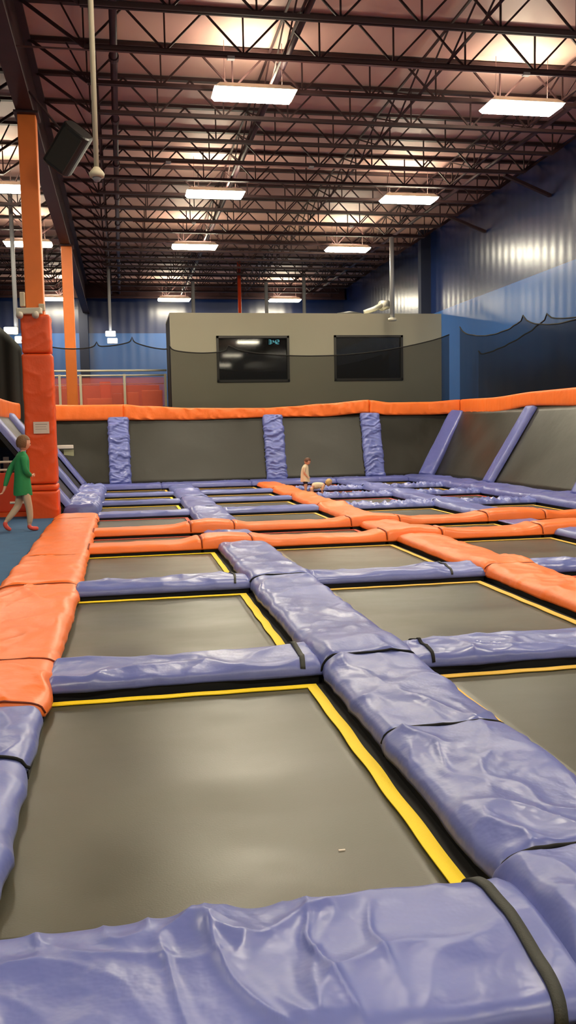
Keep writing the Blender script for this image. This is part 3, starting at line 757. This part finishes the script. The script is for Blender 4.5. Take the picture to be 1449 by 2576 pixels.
# right wall
nr = (-(ZTt-ZBt), 0, 1.1)
ys = [24.0, 19.75, 15.5, 11.2]
def XT(y): return 9.5
for i in range(3):
    yb0, yb1 = ys[i], ys[i+1]
    yt0 = 24.5 if i == 0 else yb0
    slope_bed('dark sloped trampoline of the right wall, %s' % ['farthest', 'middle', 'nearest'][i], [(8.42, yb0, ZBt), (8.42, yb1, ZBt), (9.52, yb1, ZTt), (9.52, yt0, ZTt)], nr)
slope_pad('blue pad up the corner between far and right sloped walls', (8.25, 23.7, ZBt), (9.45, 24.4, ZTt-.04), (-1, -.8, .8), .5, 'blue_deep', mode='soft', amp=.5)
slope_pad('long blue pad up the right sloped wall beyond the far corner panel', (8.4, 19.75, ZBt), (9.5, 19.75, ZTt-.04), nr, .5, 'blue_deep', mode='soft', amp=.5)
slope_pad('blue pad up the right sloped wall nearest the viewer', (8.4, 15.5, ZBt), (9.5, 15.5, ZTt-.04), nr, .5, 'blue_deep', mode='soft', amp=.5)
# left wall
nl = ((ZTt-ZBt), 0, 1.1)
yl = [23.7, 20.0, 16.6]
for i in range(2):
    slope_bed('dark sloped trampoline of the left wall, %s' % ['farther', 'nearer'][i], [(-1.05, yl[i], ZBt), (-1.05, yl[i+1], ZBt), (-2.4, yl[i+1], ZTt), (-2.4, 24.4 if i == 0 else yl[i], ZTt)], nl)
for i, (a, w, lab) in enumerate(((23.5, .5, 'farthest, by the corner'), (20.0, .5, 'middle'), (16.8, .5, 'nearest, behind the column'))):
    slope_pad('blue pad up the left sloped wall, ' + lab, (-1.03, a, ZBt), (-2.4, a+(.5 if i == 0 else 0), ZTt-.03), nl, w, 'blue_deep' if i == 0 else 'blue', mode='soft', amp=.5)

# orange top band
def band(label, pts, diag=0, amp=1.):
    """pts: (x, y, z_bottom, z_top) along the rim"""
    SEED[0] += 1; sd = SEED[0]
    P = [Vector(p[:2]) for p in pts]; D = [0]
    for a, b in zip(P[:-1], P[1:]): D.append(D[-1]+(b-a).length)
    L = D[-1]; n = max(8, int(L/.035)); v = []; f = []; ring = 26
    for i in range(n+1):
        s_ = L*i/n
        k = 0
        while k < len(D)-2 and D[k+1] < s_: k += 1
        q = (s_-D[k])/(D[k+1]-D[k]); qs = q*q*(3-2*q) if len(pts) > 2 else q
        p = P[k].lerp(P[k+1], q); zb = pts[k][2]*(1-qs)+pts[k+1][2]*qs; zt = pts[k][3]*(1-qs)+pts[k+1][3]*qs
        tg = (P[k+1]-P[k]).normalized(); nn = Vector((tg.y, -tg.x))
        for j in range(ring):
            a = 2*PI*j/ring; c, s2 = math.cos(a), math.sin(a)
            oy = .075*math.copysign(abs(c)**.5, c); oz = .5*math.copysign(abs(s2)**.35, s2)
            w = amp*.022*float(ridge(np.array(s_*5.5+oz*(4 if diag else 1)*diag), np.array(oz*1.2+s_*.4), sd))**3
            e = min(i, n-i)/n*L; oy2 = (oy+math.copysign(w, oy))*min(1, .6+e*12)
            z = (zb+zt)/2+oz*(zt-zb)
            v.append((p.x+nn.x*oy2, p.y+nn.y*oy2, z))
    for i in range(n):
        for j in range(ring):
            f.append((i*ring+j, i*ring+(j+1) % ring, (i+1)*ring+(j+1) % ring, (i+1)*ring+j))
    f.append(tuple(range(ring))); f.append(tuple(n*ring+j for j in reversed(range(ring))))
    o = link('rim_pad', v, f, M['orange'], loc=(P[0].x, P[0].y, pts[0][2]), smooth=True); tag(o, label, 'safety pad', 'orange rim pads along the sloped walls')
yb = 24.6
band('orange rim pad on the far sloped wall, left section up to the first blue strip', [(-2.38, yb, 1.84, 2.28), (-1.0, yb, 1.83, 2.25), (.05, yb, 1.83, 2.25)], amp=.5)
band('long orange rim pad on the far sloped wall, dipping in the middle', [(.05, yb, 1.83, 2.25), (.6, yb, 1.82, 2.2), (1.9, yb, 1.80, 2.13), (3.0, yb, 1.82, 2.11), (3.9, yb, 1.84, 2.10), (4.6, yb, 1.84, 2.13), (5.5, yb, 1.83, 2.19), (6.87, yb, 1.92, 2.28)], diag=1, amp=1.1)
band('orange rim pad on the far sloped wall, right section to the corner', [(6.88, yb, 1.9, 2.27), (7.5, yb, 1.84, 2.2), (8.6, yb, 1.83, 2.2), (9.55, yb-.1, 1.86, 2.25)], diag=1, amp=.8)
band('orange rim pad along the right sloped wall, far section', [(9.58, 24.4, 1.82, 2.25), (9.55, 22., 1.82, 2.22), (9.55, 19.8, 1.93, 2.27), (9.55, 17.5, 1.87, 2.27)], amp=.4)
band('orange rim pad along the right sloped wall, near section', [(9.55, 17.5, 1.87, 2.27), (9.55, 15., 1.87, 2.26), (9.55, 11.2, 1.85, 2.26)], amp=.5)
band('orange rim pad along the left sloped wall, seen left of the column', [(-2.42, 24.55, 1.83, 2.27), (-2.42, 20.5, 1.83, 2.22), (-2.42, 16.3, 1.84, 2.24)], amp=.4)
band('orange rim pad turning away at the far left edge', [(-2.42, 16.3, 1.84, 2.24), (-2.8, 16.25, 1.86, 2.26), (-3.5, 16.4, 1.95, 2.35)], amp=.4)
# posts behind the rims so the walls stand on something
for x, y, lab in ((-.1, 24.78, 'left'), (4.1, 24.78, 'middle'), (6.88, 24.78, 'right')):
    t = MB().bar((x, y, -.12), (x, y, 1.9), .08).build('support_post', M['steel_black'], loc=(x, y, -.12)); tag(t, 'black steel post behind the far sloped wall, %s of three' % lab, 'post')
for y in (19.75, 15.5, 11.3):
    t = MB().bar((9.72, y, -.12), (9.72, y, 1.95), .08).build('support_post', M['steel_black'], loc=(9.72, y, -.12)); tag(t, 'black steel post behind the right sloped wall, %s' % {19.75: 'farthest', 15.5: 'middle', 11.3: 'nearest'}[y], 'post')
# pale panel and strip added in place of a white glow, far left corner
t = thing('pale_panel', 'pale panel added for a white glow on the far wall by the left corner', 'sign', (-1.48, 24.25, 1.0))
MB().box(-.06, .2, 0, .02, -.22, .08).build('board', mat('panel_pale', (150, 152, 120), .6), t, bevel=.01)
MB().box(-.26, .2, -.03, .0, .1, .2).build('lamp', M['signwhite'], t, bevel=.02)  # unlit white strip, upper part of the imitated glow

# pale slatted rack behind barrier
t = thing('slatted_rack', 'pale grey slatted rack in the dark behind the barrier', 'rack', (-2.35, 18.6, .0))
for k in range(4): MB().box(-.35+k*.17, -.24+k*.17, 0, .03, -.12, 1.3-.12*k).build('slat', M['grey_pipe'], t)
MB().box(-.38, .4, .03, .06, .5, .56).build('crossbar', M['grey_pipe'], t)

o = MB().box(-.012, .012, -.004, .004, 0, .004).build('paper_scrap', M['signwhite'], None); o.location = (.72, 3.0, -.008)
tag(o, 'tiny pale scrap lying on the first bed near its yellow edge', 'litter')
# ------------------------------------------------------------------ netting
def net(label, pts, zlow, fold, thin=None):
    v = []; f = []; nz = 10; n = len(pts)
    for (x, y, z) in pts:
        for j in range(nz+1):
            w = j/nz; v.append((x, y, zlow+(z-zlow)*w))
    for i in range(n-1):
        for j in range(nz):
            a = i*(nz+1)+j; f.append((a, a+nz+1, a+nz+2, a+1))
    t = thing('safety_net', label, 'net', (pts[0][0], pts[0][1], zlow))
    link('mesh', [(a-pts[0][0], b-pts[0][1], c-zlow) for a, b, c in v], f, M[thin or 'net'], t, smooth=True)
    MB().tube([(x-pts[0][0], y-pts[0][1], z-zlow) for x, y, z in pts], .018, 6).build('top_cord', M['black'], t, smooth=True)
def scallop(ctrl, n=26, fold=.0):
    out = []
    for (p, q, sag) in ctrl:
        for i in range(n):
            s_ = i/n; x = p[0]+(q[0]-p[0])*s_; y = p[1]+(q[1]-p[1])*s_; z = p[2]+(q[2]-p[2])*s_-sag*4*s_*(1-s_)
            pk = .12*math.exp(-min(s_, 1-s_)/.03)
            out.append((x+fold*math.sin(i*1.3), y+fold*math.sin(i*1.7), z+pk))
    return out
Yn = 25.2
net('sheer black netting hung behind the far rim in front of the red railing', scallop([((-2.15, Yn, 3.92), (-.6, Yn, 3.85), .1), ((-.6, Yn, 3.85), (.35, Yn, 3.98), .04), ((.35, Yn, 3.98), (1.35, Yn, 3.76), .05)]), 1.6, 0, 'net_sheer')
net('black scalloped netting hung behind the far rim, across the grey booth', scallop([((1.35, Yn, 3.76), (3.0, Yn, 3.72), .08), ((3.0, Yn, 3.75), (9.75, Yn, 4.2), .38)]), 1.6, 0)
net('black scalloped netting hung behind the right rim against the blue wall', scallop([((9.78, 25.1, 4.25), (9.78, 20.9, 4.05), .24), ((9.78, 20.9, 4.05), (9.78, 16.5, 4.05), .3), ((9.78, 16.5, 4.05), (9.78, 11.5, 4.05), .3)], fold=.02), 1.6, .03)
# second, folded-over layer of the side net (draped deeper)
net('darker doubled layer of netting draped on the right rim', scallop([((9.86, 23.9, 3.45), (9.86, 19.8, 3.95), .12), ((9.86, 19.8, 3.95), (9.86, 14.5, 3.8), .12)], fold=.02), 1.6, .03, 'net_thin')

# ------------------------------------------------------------------ people
def skinned(name, chains, m, parent, sub=2, origin=(0, 0, 0)):
    """chains: list of lists of (point, radius); a chain may start with an index into earlier vertices"""
    bm = bmesh.new(); sl = bm.verts.layers.skin.verify(); vs = []
    for ci, ch in enumerate(chains):
        prev = None
        for it in ch:
            if isinstance(it, int): prev = vs[it]; continue
            p, r = it; v = bm.verts.new(p); r = r if isinstance(r, tuple) else (r, r); v[sl].radius = r; v[sl].use_root = (len(vs) == 0)
            if prev is not None: bm.edges.new((prev, v))
            vs.append(v); prev = v
    me = bpy.data.meshes.new(name); bm.to_mesh(me); bm.free()
    o = bpy.data.objects.new(name, me); COL.objects.link(o)
    sk = o.modifiers.new('skin', 'SKIN'); sk.use_smooth_shade = True; sk.branch_smoothing = .6
    ss = o.modifiers.new('sub', 'SUBSURF'); ss.levels = sub; ss.render_levels = sub
    dg = bpy.context.evaluated_depsgraph_get(); dg.update()
    nm = bpy.data.meshes.new_from_object(o.evaluated_get(dg)); bpy.data.objects.remove(o)
    nm.materials.clear(); nm.materials.append(m); nm.polygons.foreach_set('use_smooth', [True]*len(nm.polygons))
    q = bpy.data.objects.new(name, nm); COL.objects.link(q); q.parent = parent
    return q
def ellip(name, c, r, m, parent, rot=None, cut=None, n=20):
    v = []; f = []; k = n//2
    for i in range(k+1):
        th = PI*i/k
        for j in range(n):
            ph = 2*PI*j/n; v.append(Vector((r[0]*math.sin(th)*math.cos(ph), r[1]*math.sin(th)*math.sin(ph), r[2]*math.cos(th))))
    for i in range(k):
        for j in range(n): f.append((i*n+j, i*n+(j+1) % n, (i+1)*n+(j+1) % n, (i+1)*n+j))
    if rot: v = [rot @ p for p in v]
    if cut:
        keep = [cut(p) for p in v]; f = [q for q in f if all(keep[a] for a in q)]
    v = [tuple(p+Vector(c)) for p in v]
    return link(name, v, f, m, parent, smooth=True)

def hand_chains(wrist_i, base, w, d, s, sidev):
    """five fingers from a palm; w = wrist pos, d = pointing dir, sidev = across the palm"""
    w = Vector(w); d = Vector(d).normalized(); sd = Vector(sidev).normalized(); nrm = d.cross(sd)
    ch = []; palm = w+d*.045*s
    ch.append([wrist_i, (tuple(palm), (.028*s, .014*s))]); pi = base
    k = base+1
    for q, L in ((-1.5, .036), (-.5, .044), (.5, .042), (1.5, .032)):
        b = palm+d*.030*s+sd*q*.014*s
        ch.append([pi, (tuple(b), .0085*s), (tuple(b+d*L*.5*s+nrm*.006*s), .0075*s), (tuple(b+d*L*s+nrm*.02*s), .006*s)]); k += 3
    b = w+d*.022*s+sd*-.026*s
    ch.append([wrist_i, (tuple(b), .010*s), (tuple(b+d*.03*s-sd*.012*s), .008*s)]); k += 2
    return ch, k

def head(parent, c, s, fwd, tilt, hair_m, hair_long):
    """head mesh with face; c centre of head, s head height; fwd unit vector (xy)"""
    yaw = math.atan2(fwd[1], fwd[0]); rot = Matrix.Rotation(yaw, 3, 'Z') @ Matrix.Rotation(tilt, 3, 'Y')
    C = Vector(c)
    def P(a, b, z): return C+rot @ Vector((a*s, b*s, z*s))
    # cranium + jaw as one smooth lofted surface, nose and ears blended as bumps
    v = []; f = []; n = 24; k = 16
    for i in range(k+1):
        th = PI*i/k
        for j in range(n):
            ph = 2*PI*j/n; x = math.sin(th)*math.cos(ph); y = math.sin(th)*math.sin(ph); z = math.cos(th)
            rx, ry = .42, .34
            if z < 0: rx *= 1-.18*abs(z); ry *= 1-.32*abs(z)
            px, py, pz = x*rx, y*ry, z*.5
            if x > .7 and abs(y) < .25 and -.35 < z < .0: px += .07*(1-abs(y)/.25)*(1-abs(z+.2)/.2 if abs(z+.2) < .2 else 0)
            if x > .6 and abs(abs(y)-.35) < .18 and abs(z-.02) < .14: px -= .02
            if abs(y) > .93 and abs(z+.1) < .25 and abs(x) < .35: py += math.copysign(.05, y)
            v.append(P(px, py, pz))
    for i in range(k):
        for j in range(n): f.append((i*n+j, i*n+(j+1) % n, (i+1)*n+(j+1) % n, (i+1)*n+j))
    base = link('head', [tuple(q) for q in v], f, M['skin'], parent, smooth=True)
    for sy in (-1, 1):
        ellip('eye', P(.37, .13*sy, .01), (.03*s, .045*s, .03*s), M['eye'], parent, rot, n=10)
        ellip('ear', P(-.02, .345*sy, -.06), (.07*s, .03*s, .1*s), M['skin'], parent, rot, n=12)
    ellip('mouth', P(.36, 0, -.27), (.03*s, .09*s, .018*s), M['lip'], parent, rot, n=10)
    # hair cap
    def cut(p):
        q = rot.transposed() @ p; return not (q.x > .16*s and q.z < .2*s) and q.z > (-.12*s if not hair_long else -.35*s)
    h = ellip('hair', C+rot @ Vector((-.03*s, 0, .03*s)), (.46*s, .40*s, .52*s), hair_m, parent, rot, cut, 28)
    return base

def shirt(t, Q, rings, sleeves, m):
    n = 28; mb = MB()
    for i, (z, a, ra, rb) in enumerate(rings):
        for j in range(n):
            ph = 2*PI*j/n; k = 1+.035*math.sin(ph*5+z*9)*max(0, 1-i/5)
            mb.v.append(Q(a+ra*k*math.cos(ph), rb*k*math.sin(ph), z+.008*math.sin(ph*3)))
    for i in range(len(rings)-1):
        for j in range(n): mb.f.append((i*n+j, i*n+(j+1) % n, (i+1)*n+(j+1) % n, (i+1)*n+j))
    for sl in sleeves: mb.tube([p for p, r in sl], [r for p, r in sl], 14)
    o = mb.build('shirt', m, t, smooth=True); sb = o.modifiers.new('s', 'SUBSURF'); sb.levels = 1; sb.render_levels = 1
def person_green():
    t = thing('person', 'person in long green shirt, beige leggings and coral socks walking on blue carpet', 'person', (-1.5, 13.9, .05))
    fw = Vector((.92, .38, 0)).normalized(); sd = Vector((-fw.y, fw.x, 0))   # sd = their left (away)
    def Q(a, b, z): return tuple(fw*a+sd*b+Vector((0, 0, z)))
    ch = [[(Q(0, 0, .70), (.075, .08)), (Q(0, 0, .84), (.06, .065)), (Q(.01, 0, 1.0), (.06, .07)), (Q(.01, 0, 1.10), (.05, .07)), (Q(.015, 0, 1.18), .035), (Q(.035, 0, 1.25), .032)]]  # 0..5
    ch.append([0, (Q(0, -.075, .64), .07), (Q(.06, -.07, .37), .048), (Q(.07, -.07, .22), .042), (Q(.05, -.07, .07), .028), (Q(.11, -.07, .035), .03), (Q(.18, -.075, .03), .022)])   # front (right) leg 6..11
    ch.append([0, (Q(0, .075, .64), .07), (Q(-.06, .07, .38), .048), (Q(-.16, .07, .26), .042), (Q(-.27, .07, .14), .028), (Q(-.24, .07, .07), .028), (Q(-.19, .07, .02), .022)])   # trailing leg 12..17
    ch.append([3, (Q(.0, -.135, 1.09), .034), (Q(-.02, -.16, .93), .028), (Q(.07, -.13, .84), .024), (Q(.12, -.07, .84), .018)])     # right arm 18..21 bent forward
    ch.append([3, (Q(.0, .135, 1.09), .034), (Q(-.14, .16, .92), .032), (Q(-.20, .13, .74), .026), (Q(-.27, .10, .585), .018)])      # left arm swung back 22..25
    hc, k = hand_chains(21, 26, Q(.12, -.07, .84), fw*.4+sd*.5, .85, (0, 0, 1)); ch += hc
    hc, k = hand_chains(25, k, Q(-.27, .10, .585), (-fw*.9+Vector((0, 0, -.35))), .85, sd); ch += hc
    skinned('body', ch, M['skin'], t)
    skinned('leggings', [[(Q(0, 0, .72), (.09, .105)), (Q(0, 0, .80), (.085, .10))], [0, (Q(0, -.075, .64), .078), (Q(.06, -.07, .37), .056), (Q(.07, -.07, .22), .050), (Q(.055, -.07, .10), .036)],
                         [0, (Q(0, .075, .64), .078), (Q(-.06, .07, .38), .056), (Q(-.16, .07, .26), .05), (Q(-.255, .07, .155), .036)]], M['beige'], t)
    shirt(t, Q, [(.545, .0, .135, .135), (.56, .0, .14, .14), (.68, .0, .13, .14), (.82, .0, .112, .128), (.95, .0, .108, .125), (1.06, .01, .105, .13), (1.13, .01, .09, .13), (1.17, .015, .06, .08), (1.195, .02, .045, .05)],
          [[(Q(.0, -.10, 1.12), .055), (Q(.0, -.15, 1.08), .06), (Q(-.02, -.165, .93), .054), (Q(.06, -.135, .845), .044), (Q(.10, -.09, .84), .034)], [(Q(.0, .10, 1.12), .055), (Q(.0, .15, 1.08), .06), (Q(-.14, .165, .93), .05), (Q(-.19, .14, .78), .04), (Q(-.24, .115, .66), .032)]], M['green'])
    for q in ([(Q(.055, -.07, .11), .036), (Q(.045, -.07, .055), .038), (Q(.11, -.07, .035), .038), (Q(.19, -.075, .032), .028)], [(Q(-.25, .07, .16), .036), (Q(-.28, .07, .11), .038), (Q(-.235, .07, .05), .038), (Q(-.18, .07, .02), .028)]):
        skinned("sock", [q], M['sock'], t)
    head(t, Q(.045, 0, 1.32), .235, fw, .1, M['brown_hair'], True)
person_green()

def toddler(loc):
    t = thing('person', 'small person in cream top and dark shorts standing on a far bed, head bowed', 'person', loc)
    fw = Vector((.95, -.3, 0)).normalized(); sd = Vector((-fw.y, fw.x, 0))
    def Q(a, b, z): return tuple(fw*a+sd*b+Vector((0, 0, z)))
    ch = [[(Q(0, 0, .38), (.065, .075)), (Q(-.01, 0, .48), (.065, .075)), (Q(-.005, 0, .60), (.06, .075)), (Q(.0, 0, .655), (.045, .07)), (Q(.02, 0, .70), .026)]]
    for s_ in (-1, 1): ch.append([0, (Q(0, .05*s_, .34), .05), (Q(.01, .05*s_, .2), .036), (Q(0, .05*s_, .06), .024), (Q(.04, .05*s_, .025), .024), (Q(.09, .055*s_, .022), .018)])
    ch.append([3, (Q(.0, -.10, .63), .032), (Q(-.01, -.115, .51), .025), (Q(.06, -.10, .43), .018)])     # 15,16,17
    ch.append([3, (Q(.0, .10, .63), .032), (Q(-.01, .115, .51), .025), (Q(.06, .10, .43), .018)])       # 18,19,20
    hc, k = hand_chains(17, 21, Q(.06, -.10, .43), fw*.6+Vector((0, 0, -.7)), .6, sd); ch += hc
    hc, k = hand_chains(20, k, Q(.06, .10, .43), fw*.6+Vector((0, 0, -.7)), .6, sd); ch += hc
    skinned('body', ch, M['skin'], t)
    shirt(t, Q, [(.30, .0, .11, .11), (.315, .0, .112, .112), (.42, -.01, .10, .10), (.54, -.01, .09, .098), (.63, .0, .08, .10), (.67, .01, .06, .08), (.70, .015, .035, .04)],
          [[(Q(.0, -.08, .65), .04), (Q(.0, -.115, .62), .045), (Q(-.01, -.125, .51), .04)], [(Q(.0, .08, .65), .04), (Q(.0, .115, .62), .045), (Q(-.01, .125, .51), .04)]], M['cream'])
    skinned('shorts', [[(Q(0, 0, .38), (.075, .085)), (Q(0, 0, .33), (.075, .085))], [1, (Q(0, .052, .29), .058), (Q(.008, .052, .22), .05)], [1, (Q(0, -.052, .29), .058), (Q(.008, -.052, .22), .05)]], M['navy'], t)
    for s_ in (-1, 1): skinned('sock', [[(Q(0, .05*s_, .10), .03), (Q(-.005, .05*s_, .045), .031), (Q(.04, .05*s_, .03), .031), (Q(.095, .055*s_, .027), .024)]], M['navy'], t)
    head(t, Q(.055, 0, .765), .175, fw, .45, M['dark_hair'], False)
toddler((4.14, 20.35, -.02))

def crawler(loc):
    t = thing('person', 'small blond person in white crouching on hands and knees beside the standing child', 'person', loc)
    fw = Vector((.97, -.24, 0)).normalized(); sd = Vector((-fw.y, fw.x, 0))
    def Q(a, b, z): return tuple(fw*a+sd*b+Vector((0, 0, z)))
    ch = [[(Q(-.12, 0, .22), (.07, .075)), (Q(-.02, 0, .24), (.07, .075)), (Q(.08, 0, .24), (.065, .075)), (Q(.14, 0, .235), (.05, .06)), (Q(.19, 0, .245), .028)]]
    for s_ in (-1, 1): ch.append([0, (Q(-.13, .06*s_, .17), .05), (Q(-.11, .065*s_, .045), .034), (Q(-.22, .065*s_, .035), .028), (Q(-.31, .065*s_, .03), .02), (Q(-.37, .065*s_, .022), .016)])
    ch.append([3, (Q(.13, -.09, .2), .032), (Q(.11, -.10, .11), .024), (Q(.13, -.10, .03), .018)])
    ch.append([3, (Q(.13, .09, .2), .032), (Q(.11, .10, .11), .024), (Q(.13, .10, .03), .018)])
    hc, k = hand_chains(17, 21, Q(.13, -.10, .03), fw, .6, sd); ch += hc
    hc, k = hand_chains(20, k, Q(.13, .10, .03), fw, .6, sd); ch += hc
    skinned('body', ch, M['skin'], t)
    skinned('shirt', [[(Q(-.13, 0, .2), (.095, .10)), (Q(-.02, 0, .235), (.09, .095)), (Q(.08, 0, .235), (.082, .09)), (Q(.15, 0, .235), (.06, .07))], [2, (Q(.13, -.095, .2), .045), (Q(.115, -.10, .13), .038)], [2, (Q(.13, .095, .2), .045), (Q(.115, .10, .13), .038)]], M['cream'], t)
    skinned('trousers', [[(Q(-.14, 0, .2), (.08, .085)), (Q(-.12, 0, .19), (.08, .085))], [1, (Q(-.13, .06, .14), .055), (Q(-.115, .065, .05), .042), (Q(-.22, .065, .042), .036), (Q(-.31, .065, .036), .028)],
                         [1, (Q(-.13, -.06, .14), .055), (Q(-.115, -.065, .05), .042), (Q(-.22, -.065, .042), .036), (Q(-.31, -.065, .036), .028)]], M['navy'], t)
    head(t, Q(.27, 0, .29), .17, fw, .35, M['blond_hair'], True)
crawler((4.33, 19.95, -.02))

# ------------------------------------------------------------------ world + colour
w = bpy.data.worlds.new('world'); S.world = w; w.use_nodes = True
w.node_tree.nodes['Background'].inputs[0].default_value = (.5, .45, .4, 1); w.node_tree.nodes['Background'].inputs[1].default_value = .05
S.view_settings.view_transform = 'Standard'; S.view_settings.look = 'None'; S.view_settings.gamma = 1; S.view_settings.exposure = 0.75
